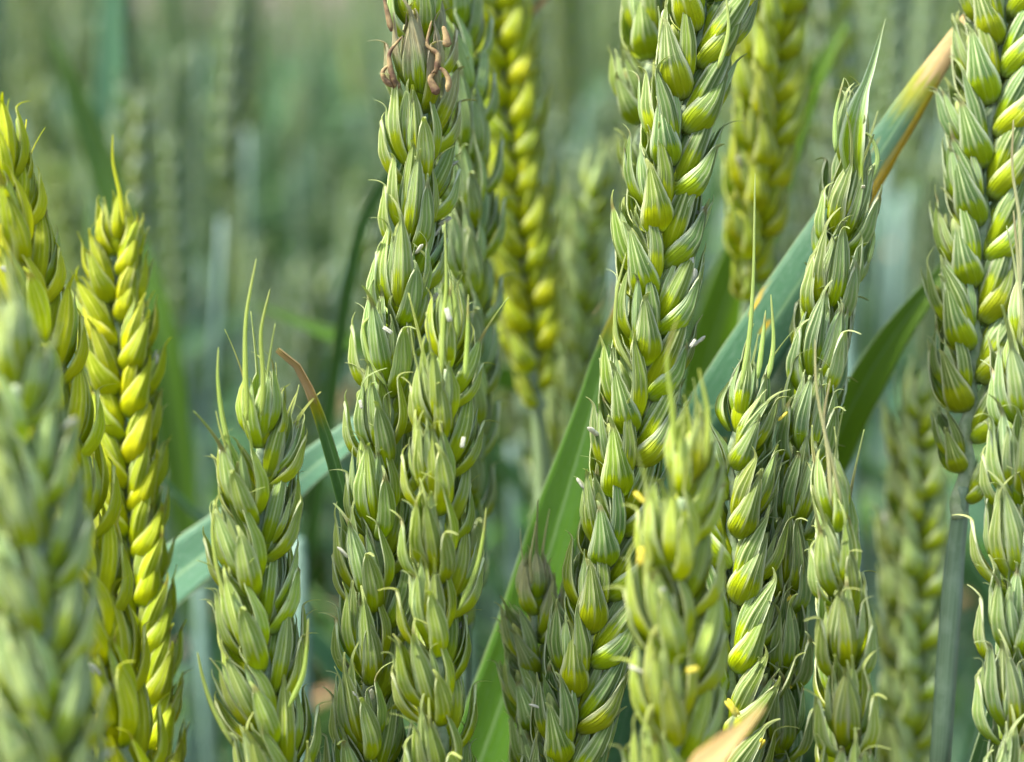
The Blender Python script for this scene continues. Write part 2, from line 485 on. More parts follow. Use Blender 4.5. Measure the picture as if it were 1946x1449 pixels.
# place of each bract in a spikelet: which, lift z, turn from the outer face (deg), tilt outwards (deg), offset
def rotm(phi, tilt, z, off, spin=0.0, s=1.0):
    """bract convex side turned to azimuth phi (0 = away from rachis, +90 = +x), leaned outwards by tilt"""
    Rz = Matrix.Rotation(-math.radians(phi), 4, 'Z')
    Rx = Matrix.Rotation(-math.radians(tilt), 4, 'X')
    Rs = Matrix.Rotation(math.radians(spin), 4, 'Y')
    return Matrix.Translation((0, 0, z * MM)) @ Rz @ Matrix.Translation((0, off * MM, 0)) @ Rx @ Rs @ Matrix.Scale(s, 4)


def add_spikelet(root, M, scale, color, r, spec, terminal=False, tipk=99):
    def cj():
        return (min(1, max(0, color[0] + r.uniform(-.10, .10))), min(1, max(0, color[1] + r.uniform(-.2, .2))),
                color[2], min(1, max(0, color[3] + r.uniform(-.2, .2))))
    sp = obj('spikelet', FLORET, root, M @ Matrix.Scale(scale, 4), cj())
    j = lambda a: r.uniform(-a, a)
    opn = spec.get('open', 1.0)
    fan = spec.get('fan', False)
    aw = spec.get('awn', 0.0); hk = spec.get('hook', 0.3)
    q = 1 if r.random() < .5 else -1

    def lem():
        if tipk < 3 and r.random() < aw: return r.choice(AWNED)
        if r.random() < hk: return r.choice(HOOKED)
        return r.choice(FANLEM if fan else LEMMA)
    for sd in (1, -1):
        if fan: obj('glume', r.choice(GLUME_N), sp, rotm(sd * (58 + j(8)), (19 + j(4)) * opn, 0.0, 0.8, j(5), 1 + j(.06)), cj())
        else: obj('glume', r.choice(GLUME), sp, rotm(sd * (70 + j(7)), (14 + j(4)) * opn, 0.0, 0.75, j(5), 1 + j(.05)), cj())
    if fan:
        lay = [(q * 34, 10, 1.6, .6, 1.0), (-q * 36, 11, 2.2, .6, 1.0), (q * 122, 14, 1.3, .6, 1.0), (-q * 118, 14, 1.8, .6, .98),
               (q * 4, 3, 3.6, .3, .90), (q * 172, 5, 3.2, .4, .88)]
    else:
        lay = [(q * 106, 13, 1.1, .55, 1.0), (-q * 106, 13, 1.6, .55, 1.0), (q * 16, 8, 2.8, .5, .90), (q * 170, 5, 3.4, .55, .84)]
    for ph, tl, z0, of, ss in lay:
        obj('lemma', lem(), sp, rotm(ph + j(8), (tl + j(4)) * opn, z0, of, j(6), ss + j(.05)), cj())
    for ph, tl, z0 in ([(q * 62, 12, 2.4), (-q * 66, 14, 2.0), (q * 20, 7, 2.6), (-q * 16, 6, 3.0)] if fan else
                       [(q * 40, 10, 2.4), (-q * 44, 11, 2.2), (q * 128, 13, 1.6), (-q * 128, 13, 2.0), (q * 150, 9, 2.2), (-q * 148, 9, 2.6)]):
        c = cj()
        obj('palea', r.choice(PALEA), sp, rotm(ph + j(12), (tl + j(5)) * opn, z0, 0.45, j(8), .95 + j(.10)), (c[0] * .7, .8, c[2], .1))
    if r.random() < spec.get('anther', 0.12):
        for _ in range(1 if r.random() < .7 else 2):
            ph = r.choice((-1, 1)) * r.uniform(20, 95)
            obj('anther', r.choice(ANTHER_Y if r.random() < spec.get('yellow', 0.0) else ANTHER_W), sp,
                rotm(ph, r.uniform(-10, 60), r.uniform(7.5, 10.5), r.uniform(1.8, 2.6), 0, r.uniform(.55, .85)))
    return sp


def build_ear(spec):
    r = random.Random(spec['seed'])
    spec['fan'] = spec['seed'] in (2, 3, 4, 6, 7, 8, 10, 11, 13, 19, 20)
    d0, d1 = spec['depth']
    pts = spec['pts']; n = len(pts)
    y0, y1 = pts[0][1], pts[-1][1]
    P3 = [P(x, y, FOC + lerp(d0, d1, (y - y0) / (y1 - y0)) * MM) for x, y in pts]
    if spec.get('over', 0):                    # the ear goes on above the frame
        P3.insert(0, P3[0] + (P3[0] - P3[1]).normalized() * spec['over'] * MM)
    ear_len = spec.get('len', 95) * MM
    sc_ = spec.get('scale', 1.0)
    up = spline(P3)
    pth = Path(up)
    if not spec.get('base_in'):
        t = (up[-1] - up[-4]).normalized(); t = (t + Vector((0, 0, -1)) * .6).normalized()
        need = max(0.02, ear_len - pth.L + 0.02)
        up += [up[-1] + t * need * i / 8 for i in range(1, 9)]
        pth = Path(up); elen = min(ear_len, pth.L)
    else:
        elen = pth.L
    # the stalk from the ear's base to the soil
    base = pth.at(elen); bt = pth.tan(elen - 0.004)
    stem_px = [P(x, y, FOC + d * MM) for x, y, d in spec.get('stem', [])]
    foot = base + Vector((bt.x, bt.y, 0)) * 0.10 if not stem_px else stem_px[-1].copy()
    foot = Vector((foot.x, foot.y, 0.0))
    mids = stem_px or [base + bt * 0.05]
    sp_pts = spline([base - bt * 0.004] + mids + [Vector((lerp(mids[-1].x, foot.x, .6), lerp(mids[-1].y, foot.y, .6), 0.40)), foot], 10)
    root = empty('wheat_ear', foot, spec['label'], 'wheat ear', 'ripening wheat ears')
    inv = Matrix.Translation(-foot)
    v, f, uv = tube('stem', [p - foot for p in sp_pts], [lerp(.00095, .0014, min(1, i / 14)) * sc_ for i in range(len(sp_pts))], 10)
    obj('stem', mesh('stem', v, f, uv, M_STEM), root, None, (spec['color'][0] * .6, 0, 0, 1))
    # nodes
    sp = spec.get('space', 4.45 if spec['fan'] else 4.05) * MM * sc_
    tip = 10.5 * MM * sc_ * 0.8
    nn = int((elen - tip) / sp)
    rot = math.radians(spec.get('rot', 0)); twist = math.radians(spec.get('twist', 0))
    rp = []
    for k in range(nn + 1):
        s = tip + k * sp + r.uniform(-.25, .25) * MM
        p, t = pth.at(s), -pth.tan(s)
        a = rot + twist * (s / elen - .5) + r.uniform(-.06, .06)
        Nn = C_RIGHT - t * C_RIGHT.dot(t); Nn.normalize()
        Nn = Quaternion(t, a) @ Nn
        side = 1 if (k + spec.get('odd', 0)) % 2 else -1
        out = Nn * side
        fb = nn - k
        szz = sc_ * (.78, .80, .88, .94, .98)[k] if k < 5 else sc_
        if fb < 4: szz *= (.52, .66, .80, .93)[fb]
        tilt = math.radians(spec.get('tilt', 19) + r.uniform(-4, 4))
        if k == 0:
            z = (t + out * r.uniform(-.05, .05)).normalized(); tilt = 0; out = t.cross(out)
        z = (t * math.cos(tilt) + out * math.sin(tilt)).normalized()
        y = (out - z * out.dot(z)).normalized(); x = y.cross(z)
        o = p + out * (0.5 * MM * sc_ if k else 0) - foot
        szz *= .94
        Mx = Matrix((x, y, z)).transposed().to_4x4(); Mx.translation = o
        Mx = Mx @ Matrix.Rotation(r.uniform(-.07, .07), 4, 'Y') @ Matrix.Rotation(r.uniform(-.10, .10), 4, 'Z')
        col = list(spec['color'])
        if spec.get('dry') and k in spec['dry']: col[2] = spec['dry'][k]
        add_spikelet(root, Mx, szz, col, r, spec, k == 0, k)
        rp.append(p - foot - out * (0.45 * MM) * sc_ * (1 if k else 0))
    rp.append(base - foot)
    rs = spline(rp, 4)
    v, f, uv = tube('rachis', rs, [(.00055 + .0006 * min(1, i / len(rs) * 1.5)) * sc_ for i in range(len(rs))], 8, None, .6)
    obj('rachis', mesh('rachis', v, f, uv, M_RACHIS), root)
    return root


def curve_piece(name, root, pts, r0, r1, mat, color=(0, 0, 0, 1), flat=1.0):
    """a thin curved piece (awn, withered thread) through photo points, tapering to its tip"""
    q = spline([P(x, y, FOC + d * MM) for x, y, d in pts], 7)
    o = root.location
    n = len(q) - 1
    v, f, uv = tube(name, [p - o for p in q], [lerp(r0, r1, (i / n) ** 1.2) * min(1.0, .35 + 5 * i / n) * (1.0 if i < n else .4) * MM for i in range(n + 1)], 7, None, flat, C_RIGHT)
    uv = [(u, .55 + .4 * min(1, (i // 7) / n)) for i, (u, _) in enumerate(uv)]
    return obj(name, mesh(name, v, f, uv, mat), root, None, color)


# colour = (yellow, waxy pale, dry, blue-green top)
EARS = [
    dict(seed=1, label='green wheat ear with two neat rows of plump grains and dark blue-green glume tops',
         pts=[(1345, -30), (1318, 120), (1290, 260), (1252, 470), (1228, 700), (1178, 950), (1138, 1150), (1098, 1320), (1070, 1449)],
         depth=(2, 2), rot=18, twist=30, over=18, len=140, color=(.36, .25, 0, 1), hook=.15, awn=.6, tilt=20, anther=.3, scale=.95, space=4.2),
    dict(seed=2, label='pale green wheat ear with brown withered bracts near its upper end',
         pts=[(795, -20), (800, 150), (800, 300), (775, 520), (745, 720), (728, 900), (714, 1100), (704, 1300), (700, 1449)],
         depth=(3, 1), rot=64, twist=-25, over=10, len=128, color=(.36, .60, 0, .5), hook=.35, awn=.4, anther=.3, dry={3: .55, 4: .7, 5: .4}, scale=.95),
    dict(seed=3, label='slender pale wheat ear topped by fine awns, close beside the ear with withered bracts',
         pts=[(850, 575), (850, 720), (838, 900), (832, 1100), (832, 1300), (842, 1449)],
         depth=(-6, -6), rot=70, twist=20, len=95, color=(.48, .55, 0, .6), hook=.45, awn=.3, anther=.35, scale=.90),
    dict(seed=4, label='creamy green wheat ear with tall paired awns on its tip, standing alone',
         pts=[(492, 725), (496, 900), (488, 1050), (492, 1200), (512, 1350), (535, 1470)],
         depth=(-4, -8), rot=50, twist=20, len=92, color=(.45, .40, 0, .35), hook=.35, awn=.25, anther=.25, scale=.93),
    dict(seed=5, label='slim yellow-green wheat ear with tight rows of grains and one fine awn at its tip',
         pts=[(218, 385), (225, 600), (236, 800), (246, 1000), (264, 1200), (282, 1460)],
         depth=(20, 14), rot=8, twist=16, len=94, color=(.90, .05, 0, .55), hook=.05, awn=0, scale=.84, space=3.6, tilt=20, anther=.2),
    dict(seed=6, label='bright yellow wheat ear leaning behind the large soft-focus pale ear',
         pts=[(-2, 225), (28, 450), (80, 700), (132, 950), (185, 1200), (240, 1460)],
         depth=(-8, -14), rot=75, twist=15, len=100, color=(1.0, .12, 0, .0), hook=.25, awn=.5, anther=.2),
    dict(seed=7, label='large soft-focus pale grey-green wheat ear in front of the bright yellow ear',
         pts=[(18, 585), (45, 850), (72, 1100), (95, 1460)],
         depth=(-38, -42), rot=55, twist=20, len=85, color=(.34, .8, 0, .25), hook=.2, awn=.2, anther=.15, scale=.86),
    dict(seed=8, label='soft-focus wheat ear with yellow grains and anthers in front of the two-rowed ear',
         pts=[(1302, 800), (1298, 950), (1284, 1100), (1288, 1250), (1282, 1460)],
         depth=(-22, -22), rot=40, twist=-20, len=88, color=(.60, .60, 0, .3), hook=.3, awn=.3, anther=.4, yellow=.6, scale=.95, space=4.4),
    dict(seed=9, label='wheat ear with stiff upright awns and feathery outer edge behind the soft-focus ear',
         pts=[(1422, 690), (1390, 900), (1396, 1050), (1392, 1250), (1372, 1460)],
         depth=(2, 4), rot=-24, twist=20, len=92, color=(.36, .55, 0, .85), hook=.2, awn=.3, anther=.5, yellow=.3, tilt=22),
    dict(seed=10, label='tall blue-green wheat ear with a pointed leafy tip crossing the tan-tipped blade',
         pts=[(1618, 200), (1604, 400), (1578, 550), (1552, 700), (1530, 850), (1500, 1000), (1484, 1200), (1478, 1460)],
         depth=(4, 8), rot=82, twist=20, len=100, color=(.26, .75, 0.04, .7), hook=.4, awn=.3, anther=.25),
    dict(seed=11, label='stout pale wheat ear with a long papery awn hanging over its neighbour',
         pts=[(1572, 880), (1590, 1050), (1600, 1200), (1612, 1460)],
         depth=(-6, -8), rot=78, twist=10, len=90, color=(.38, .60, 0.03, .55), hook=.45, awn=.3, anther=.3, scale=.93),
    dict(seed=12, label='broad green wheat ear whose bare base and smooth blue-green stalk are visible',
         pts=[(1915, -20), (1888, 200), (1866, 430), (1850, 650), (1840, 800), (1826, 985)], base_in=True,
         stem=[(1815, 1060, 13), (1800, 1250, 13), (1785, 1470, 14)],
         depth=(12, 12), rot=-4, twist=10, over=24, color=(.33, .2, 0, 1), hook=.10, awn=.4, tilt=23, scale=.98, space=3.9, anther=.15),
    dict(seed=13, label='pale wheat ear with thin reddish awns standing beside the bare blue-green stalk',
         pts=[(1958, 540), (1948, 800), (1940, 1000), (1934, 1200), (1925, 1460)],
         depth=(-4, -4), rot=55, twist=10, len=92, color=(.26, .75, 0.05, .5), hook=.4, awn=.3, anther=.25),
    dict(seed=14, label='blurred slender wheat ear standing behind the bare blue-green stalk',
         pts=[(1748, 700), (1738, 900), (1736, 1100), (1730, 1300), (1720, 1460)],
         depth=(62, 66), rot=20, twist=10, len=95, color=(.35, .7, 0, .5), hook=.2, awn=.6),
    dict(seed=15, label='blurred golden-yellow wheat ear with tight grain rows, its base showing behind the pale ears',
         pts=[(938, -20), (960, 200), (985, 450), (1008, 640), (1022, 775)], base_in=True,
         stem=[(1030, 900, 58), (1032, 1100, 60), (1030, 1449, 62)],
         depth=(52, 56), rot=12, twist=14, over=30, color=(.80, .0, 0, .85), hook=.10, tilt=22, scale=.98, space=2.9, awn=.3),
    dict(seed=16, label='blurred yellow wheat ear rising behind the blade with orange spots',
         pts=[(1472, -20), (1458, 150), (1450, 300), (1432, 450), (1420, 590)], base_in=True,
         stem=[(1412, 700, 50), (1405, 900, 52), (1400, 1449, 60)],
         depth=(46, 48), rot=30, twist=14, over=20, color=(.72, .25, 0, .75), hook=.2, awn=.4, space=3.2),
    dict(seed=17, label='wheat ear almost hidden behind the upper part of the two-rowed ear',
         pts=[(1262, -20), (1246, 80), (1226, 230), (1216, 360)], base_in=True,
         stem=[(1210, 450, 26), (1200, 700, 30), (1190, 1449, 40)],
         depth=(18, 22), rot=6, twist=10, over=40, color=(.42, .3, 0, .8), hook=.1, awn=.3),
    dict(seed=18, label='small wheat ear with a dull pinkish-brown withered tip',
         pts=[(1016, 1060), (1020, 1250), (1028, 1460)],
         depth=(12, 12), rot=30, twist=10, len=80, color=(.34, .45, .0, .6), hook=.15, awn=.5, scale=.86, dry={0: .45, 1: .3, 2: .1}),
    dict(seed=19, label='pale wheat ear half hidden behind the ear with withered bracts',
         pts=[(868, -20), (884, 300), (890, 560), (886, 800)],
         depth=(24, 26), rot=70, twist=10, over=12, len=98, color=(.24, .85, 0, .4), hook=.35, awn=.3),
    dict(seed=20, label='blurred pale wheat ear standing deep between the golden ear and the two-rowed ear',
         pts=[(1145, 290), (1118, 430), (1100, 560), (1085, 700)],
         depth=(85, 90), rot=40, twist=10, len=80, color=(.28, .8, 0, .3), hook=.2, awn=.4),
]
# awns that stand clear of an ear: ear seed -> polylines from root to tip (photo x, y), depth offset
AWN_PX = {
    4: [[(470, 800), (466, 700), (468, 600), (487, 492)], [(497, 790), (500, 720), (496, 630), (513, 550)],
        [(440, 870), (422, 790), (414, 720), (415, 660)], [(455, 1190), (420, 1110), (404, 1020), (408, 950)],
        [(445, 1420), (405, 1345), (386, 1290), (375, 1240)], [(548, 1345), (575, 1285), (583, 1230), (586, 1175)]],
    5: [[(236, 430), (228, 370), (215, 310), (214, 256)]],
    3: [[(840, 720), (842, 620), (848, 540), (845, 420)], [(838, 830), (838, 720), (842, 640)], [(870, 640), (864, 570), (855, 530)],
        [(884, 720), (888, 640), (890, 560)], [(872, 1160), (904, 1085), (918, 1020), (924, 965)]],
    9: [[(1408, 740), (1424, 640), (1432, 520), (1435, 330)], [(1460, 720), (1470, 650), (1465, 560)], [(1440, 720), (1450, 640), (1455, 590)]],
    10: [[(1588, 290), (1588, 220), (1604, 148)], [(1655, 350), (1668, 300), (1655, 260), (1634, 250)], [(1650, 500), (1660, 450), (1650, 400)]],
    11: [[(1580, 960), (1572, 850), (1552, 740), (1549, 645)], [(1600, 960), (1582, 880), (1566, 800), (1578, 720)]],
    13: [[(1940, 560), (1938, 420), (1924, 320), (1926, 228)], [(1946, 640), (1935, 500), (1926, 400)]],
    8: [[(1285, 860), (1276, 760), (1268, 680), (1288, 600)], [(1340, 880), (1345, 790), (1328, 700)], [(1240, 1080), (1228, 1000), (1230, 930)]],
    18: [[(1010, 1110), (1008, 1060), (1020, 990)]],
    1: [[(1205, 710), (1172, 640), (1172, 560), (1190, 480)], [(1365, 130), (1384, 60), (1380, -10)]],
    2: [[(800, 560), (815, 500), (785, 462)], [(735, 735), (705, 690), (690, 620), (712, 596)], [(728, 860), (695, 805), (680, 750), (700, 736)]],
}
DRYAWN = {11, 13, 18}
built = {}
for e in EARS:
    rt = build_ear(e); built[e['seed']] = rt
    for q in AWN_PX.get(e['seed'], ()):
        d = lerp(*e['depth'], min(1, max(0, (q[0][1] - e['pts'][0][1]) / (e['pts'][-1][1] - e['pts'][0][1])))) - 3.2
        c = list(e['color']); c[1] = .3; c[2] = .6 if e['seed'] in DRYAWN else 0; c[3] = 0
        curve_piece('awn', rt, [(x, y, d) for x, y in q], .26 if e['seed'] in DRYAWN else .36, .09, M_BRACT, c)
# brown withered threads and shrivelled tissue on the upper end of one ear
for q in ([(752, 165), (742, 130), (741, 100), (764, 70)], [(745, 165), (730, 150), (728, 135), (745, 120)],
          [(828, 140), (832, 105), (812, 85), (820, 40)], [(850, 175), (852, 150), (836, 130), (820, 140)], [(744, 60), (735, 20), (728, -10)]):
    curve_piece('withered_awn', built[2], [(x, y, -2.5) for x, y in q], .42, .12, M_DRY)
for q in ([(832, 180), (824, 165), (818, 150), (826, 138)], [(756, 170), (748, 155), (742, 145)], [(850, 90), (848, 70), (842, 50)]):
    curve_piece('withered_bract', built[2], [(x, y, -2.0) for x, y in q], .62, .22, M_DRY, flat=.5)
for sd, q, m in ((8, [(1304, 1276), (1328, 1270)], M_YELLOW), (9, [(1380, 1330), (1404, 1362)], M_YELLOW), (8, [(1219, 1040), (1217, 1075)], M_YELLOW),
                 (5, [(300, 1420), (312, 1442)], M_YELLOW), (3, [(848, 585), (856, 612)], M_WHITE), (3, [(882, 830), (878, 852)], M_WHITE),
                 (1, [(1322, 645), (1312, 660)], M_WHITE), (2, [(728, 622), (746, 634)], M_WHITE), (2, [(684, 760), (688, 778)], M_WHITE)):
    dd = {8: -29, 9: -8, 5: 10, 3: -11, 1: -4, 2: -4}[sd]
    a_, b_ = P(*q[0], FOC + dd * MM), P(*q[1], FOC + dd * MM)
    rt = built[sd]; z = (b_ - a_).normalized(); x = C_FWD.cross(z).normalized(); y = z.cross(x)
    Mx = Matrix((x, y, z)).transposed().to_4x4(); Mx.translation = a_ - rt.location
    obj('anther', (ANTHER_Y if m is M_YELLOW else ANTHER_W)[0], rt, Mx @ Matrix.Scale((b_ - a_).length / (2.9 * MM), 4))


# ------------------------------------------------------------------ leaf blades on their own leafy shoots
def blade_geo(path, widths, roll, fold=0.35, n=36, m=8, thick=.00022, wave=0.0, seed=0, vtop=1.0):
    """path: Path from base to tip (m); widths: table v->half width (m); roll: table v->radians about the path"""
    r = random.Random(seed)
    ph = r.uniform(0, 6)
    verts, faces, uvs = [], [], []
    for j in range(n + 1):
        v = j / n; s = v * path.L
        p, t = path.at(s), path.tan(s, 0.002)
        a = C_RIGHT - t * C_RIGHT.dot(t)
        if a.length < .1: a = C_UP - t * C_UP.dot(t)
        a.normalize()
        a = Quaternion(t, interp(roll, v)) @ a; nrm = a.cross(t)
        w = interp(widths, v)
        for lay in (0, 1):
            for i in range(m + 1):
                u = -1 + 2 * i / m
                q = p + a * (u * w * math.cos(fold * .9)) + nrm * ((abs(u) ** 1.3) * w * math.sin(fold)) \
                    + nrm * (wave * w * math.sin(v * 17 + ph + 2 * u) * abs(u)) - nrm * (thick * lay)
                verts.append(q); uvs.append((i / m, v * vtop))
    st = 2 * (m + 1)
    for j in range(n):
        a = j * st; b = a + st
        for i in range(m):
            faces.append((a + i, a + i + 1, b + i + 1, b + i))
            faces.append((a + m + 1 + i + 1, a + m + 1 + i, b + m + 1 + i, b + m + 1 + i + 1))
        faces.append((a + m + 1, a, b, b + m + 1)); faces.append((a + m, a + 2 * m + 1, b + 2 * m + 1, b + m))
    return verts, faces, uvs


def build_blade(spec):
    P3 = [P(x, y, FOC + d * MM) for x, y, d in spec['pts']]      # base -> tip
    t0 = (P3[1] - P3[0]).normalized()
    # carry the blade on to its collar on an upright shoot below
    b0 = P3[0] - t0 * spec.get('back', .05) * 0.6
    col = b0 - t0 * 0.02 + Vector((0, 0, -0.05))
    foot = Vector((col.x - t0.x * 0.01, col.y + 0.005, 0.0))
    full = Path(spline([col, b0] + P3, 14))
    root = empty('wheat_shoot', foot, spec['label'], 'wheat shoot', 'leafy wheat shoots')
    sp = spline([col + Vector((0, 0, .012)), Vector((lerp(col.x, foot.x, .5), lerp(col.y, foot.y, .5), col.z * .5)), foot], 8)
    v, f, uv = tube('stem', [p - foot for p in sp], [.0016] * len(sp), 8)
    obj('stem', mesh('stem', v, f, uv, M_STEM), root, None, (0, 0, 0, 1))
    v, f, uv = blade_geo(full, [(a, w * MM) for a, w in spec['w']], [(a, math.radians(x)) for a, x in spec['roll']],
                         spec.get('fold', .35), spec.get('n', 44), 8, wave=spec.get('wave', .04), seed=len(spec['label']))
    obj('leaf_blade', mesh('leaf_blade', [p - foot for p in v], f, uv, M_BLADE), root, None, spec['color'])
    return root


# colour = (glaucous, bright green, dry tip length, orange edge)
BLADES = [
    dict(label='broad dark green blade with yellowing tip behind the two-rowed wheat ear',
         pts=[(905, 1470, 26), (985, 1240, 25), (1065, 980, 24), (1135, 740, 24), (1186, 545, 24)],
         w=[(0, 2.0), (.3, 4.4), (.6, 4.6), (.78, 3.8), (.93, 1.9), (1, .3)], roll=[(0, -14), (1, -14)], fold=.25, color=(.35, .45, .02, 0)),
    dict(label='long blade with tan dried tip and orange edge slanting behind several ears',
         pts=[(1120, 1470, 22), (1250, 1000, 22), (1390, 740, 21), (1530, 520, 20), (1660, 310, 20), (1770, 140, 20), (1885, -25, 20)],
         w=[(0, 3.0), (.35, 5.2), (.6, 4.9), (.78, 3.7), (.9, 2.2), (.97, 1.15), (1, .4)], roll=[(0, -8), (.5, -8), (1, -5)], fold=-.28, color=(.8, .05, .07, 1.0)),
    dict(label='wide grey-green blade slanting low behind the lone creamy ear',
         pts=[(150, 1250, 36), (320, 1108, 34), (480, 985, 33), (600, 885, 32), (720, 790, 32), (860, 690, 36)],
         w=[(0, 4.0), (.4, 5.6), (.7, 4.6), (.9, 2.4), (1, .3)], roll=[(0, -38), (1, -38)], fold=.25, color=(1.0, .05, 0, 0)),
    dict(label='narrow blade with a curled orange-brown tip arching beside the pale ears',
         pts=[(712, 1200, 6), (690, 1080, 5), (655, 945, 4), (622, 830, 3), (592, 745, 2), (562, 690, 1), (528, 664, 0)],
         w=[(0, 2.0), (.35, 2.4), (.55, 2.0), (.75, 1.5), (.9, .95), (1, .45)], roll=[(0, 0), (1, -15)], fold=.6, color=(.6, .3, .055, 0)),
    dict(label='soft-focus vivid green blade leaning behind the broad ear and the leafy-tipped ear',
         pts=[(1560, 900, 44), (1620, 770, 40), (1690, 650, 38), (1770, 545, 38), (1850, 440, 40)],
         w=[(0, 2.4), (.5, 3.6), (.8, 3.0), (1, .5)], roll=[(0, 0), (1, 0)], fold=.4, color=(.0, .75, 0, 0)),
    dict(label='blurred vivid green blade tip standing behind the leafy-tipped ear',
         pts=[(1440, 420, 95), (1500, 240, 92), (1550, 140, 90), (1610, 40, 90)],
         w=[(0, 2.5), (.6, 5.0), (.85, 3.5), (1, .5)], roll=[(0, 0), (1, 0)], fold=.3, color=(.0, .7, 0, 0)),
    dict(label='blurred bright green blade lying almost level in the dark gap between ears',
         pts=[(850, 700, 120), (690, 655, 118), (590, 620, 118), (490, 580, 118)],
         w=[(0, 3.0), (.5, 3.2), (.8, 2.2), (1, .4)], roll=[(0, 0), (1, 0)], fold=.3, color=(.1, .6, 0, 0)),
    dict(label='smooth green blade with a yellow margin rising beside the bare stalk',
         pts=[(1838, 1560, 10), (1862, 1440, 10), (1893, 1330, 10), (1925, 1210, 12)],
         w=[(0, 2.4), (.55, 3.0), (.8, 2.0), (1, .3)], roll=[(0, 10), (1, 20)], fold=.25, color=(.5, .25, .05, .0)),
    dict(label='soft-focus orange-tan dead blade tip poking up under the yellow anthers',
         pts=[(1300, 1540, -40), (1345, 1450, -40), (1398, 1398, -41), (1450, 1342, -42)],
         w=[(0, 1.6), (.5, 2.6), (.8, 2.4), (.93, 1.4), (1, .15)], roll=[(0, -35), (1, -35)], fold=.3, color=(.2, .1, .6, 0.0)),
    dict(label='blurred dark green blade slanting among the far stems',
         pts=[(230, 420, 170), (190, 300, 170), (150, 190, 170), (85, 40, 170)],
         w=[(0, 3.0), (.5, 4.6), (.8, 3.4), (1, .5)], roll=[(0, 0), (1, 0)], fold=.3, color=(.1, .3, 0, 0)),
    dict(label='blurred wide blue-green blade hanging straight among the far stems',
         pts=[(215, 640, 230), (212, 400, 228), (210, 150, 226), (214, -60, 226)],
         w=[(0, 2.5), (.5, 4.8), (.8, 4.6), (1, 2.5)], roll=[(0, 0), (1, 0)], fold=.3, color=(1, .1, 0, 0)),
    dict(label='thin blade with a pale tan tip slanting behind the golden ear',
         pts=[(900, 150, 60), (960, 70, 58), (1010, 25, 58), (1070, -40, 58)],
         w=[(0, 1.2), (.5, 1.0), (1, .5)], roll=[(0, 0), (1, 0)], fold=.3, color=(.2, .1, .12, 0)),
]
for b in BLADES: build_blade(b)
# the leaf-like sheath on the tip of the tall blue-green ear
rt = built[10]
v, f, uv = blade_geo(Path(spline([P(x, y, FOC + d * MM) for x, y, d in ((1628, 350, 0), (1622, 270, -1), (1634, 200, -2), (1656, 130, -2), (1682, 36, -2))], 10)),
                     [(0, .0012), (.25, .0020), (.42, .0016), (.6, .0007), (1, .00012)], [(0, -.4), (1, -.2)], .8, 30, 8, seed=4)
obj('sheath_tip', mesh('sheath_tip', [p - rt.location for p in v], f, uv, M_BRACT), rt, None, (.05, 1, 0, .3))


# ------------------------------------------------------------------ the crop behind
def joined_ear(seed, nsp=20, nu=4, nv=7, few=False):
    """whole simple ear as one mesh, base at origin, along +z"""
    r = random.Random(seed)
    gv = [bract_geo(8.4, 5.0, 2.1, 1.5, .3, 0, .3, .4, i, nu, nv, wprof=GL) for i in range(2)]
    lv = [bract_geo(10.2, 4.2, 1.9, a, h, 0, .3, .5, i, nu, nv) for i, (a, h) in enumerate(((2.5, .5), (3.5, -.6), (2.0, .2)))]
    V, F, UV = [], [], []
    bend = r.uniform(-.25, .25); bd = r.uniform(0, 6.28)
    for k in range(nsp):
        z = 4.0 * k * MM
        tilt = math.radians(20); sd = 1 if k % 2 else -1
        s = 1.0 if k < nsp - 4 else (.94, .88, .8, .75)[k - nsp + 4]
        if k < 3: s *= (.55, .7, .85)[k]
        o = Vector((bend * (k * .004) ** 2 * 10 * math.cos(bd), bend * (k * .004) ** 2 * 10 * math.sin(bd), z))
        out = Vector((sd, 0, 0))
        zz = Vector((math.sin(tilt) * sd, 0, math.cos(tilt))); y = (out - zz * out.dot(zz)).normalized(); x = y.cross(zz)
        Mx = Matrix((x, y, zz)).transposed().to_4x4(); Mx.translation = o
        Mx = Mx @ Matrix.Rotation(r.uniform(-.1, .1), 4, 'Z') @ Matrix.Scale(s, 4)
        parts = [(r.choice(gv), rotm(62, 11, 0, .45)), (r.choice(gv), rotm(-62, 11, 0, .45)), (r.choice(lv), rotm(84, 15, 1.3, .75)),
                 (r.choice(lv), rotm(-84, 14, 2, .75)), (r.choice(lv), rotm(10, 5, 3, .55))]
        for (bv, bf, bu), mm in (parts[:1] + parts[3:] if few and k % 2 else parts[1:3] if few else parts):
            q = Mx @ mm; b = len(V)
            V += [tuple(q @ (Vector(p) * MM)) for p in bv]
            F += [tuple(i + b for i in f) for f in bf]; UV += bu
    return V, F, UV


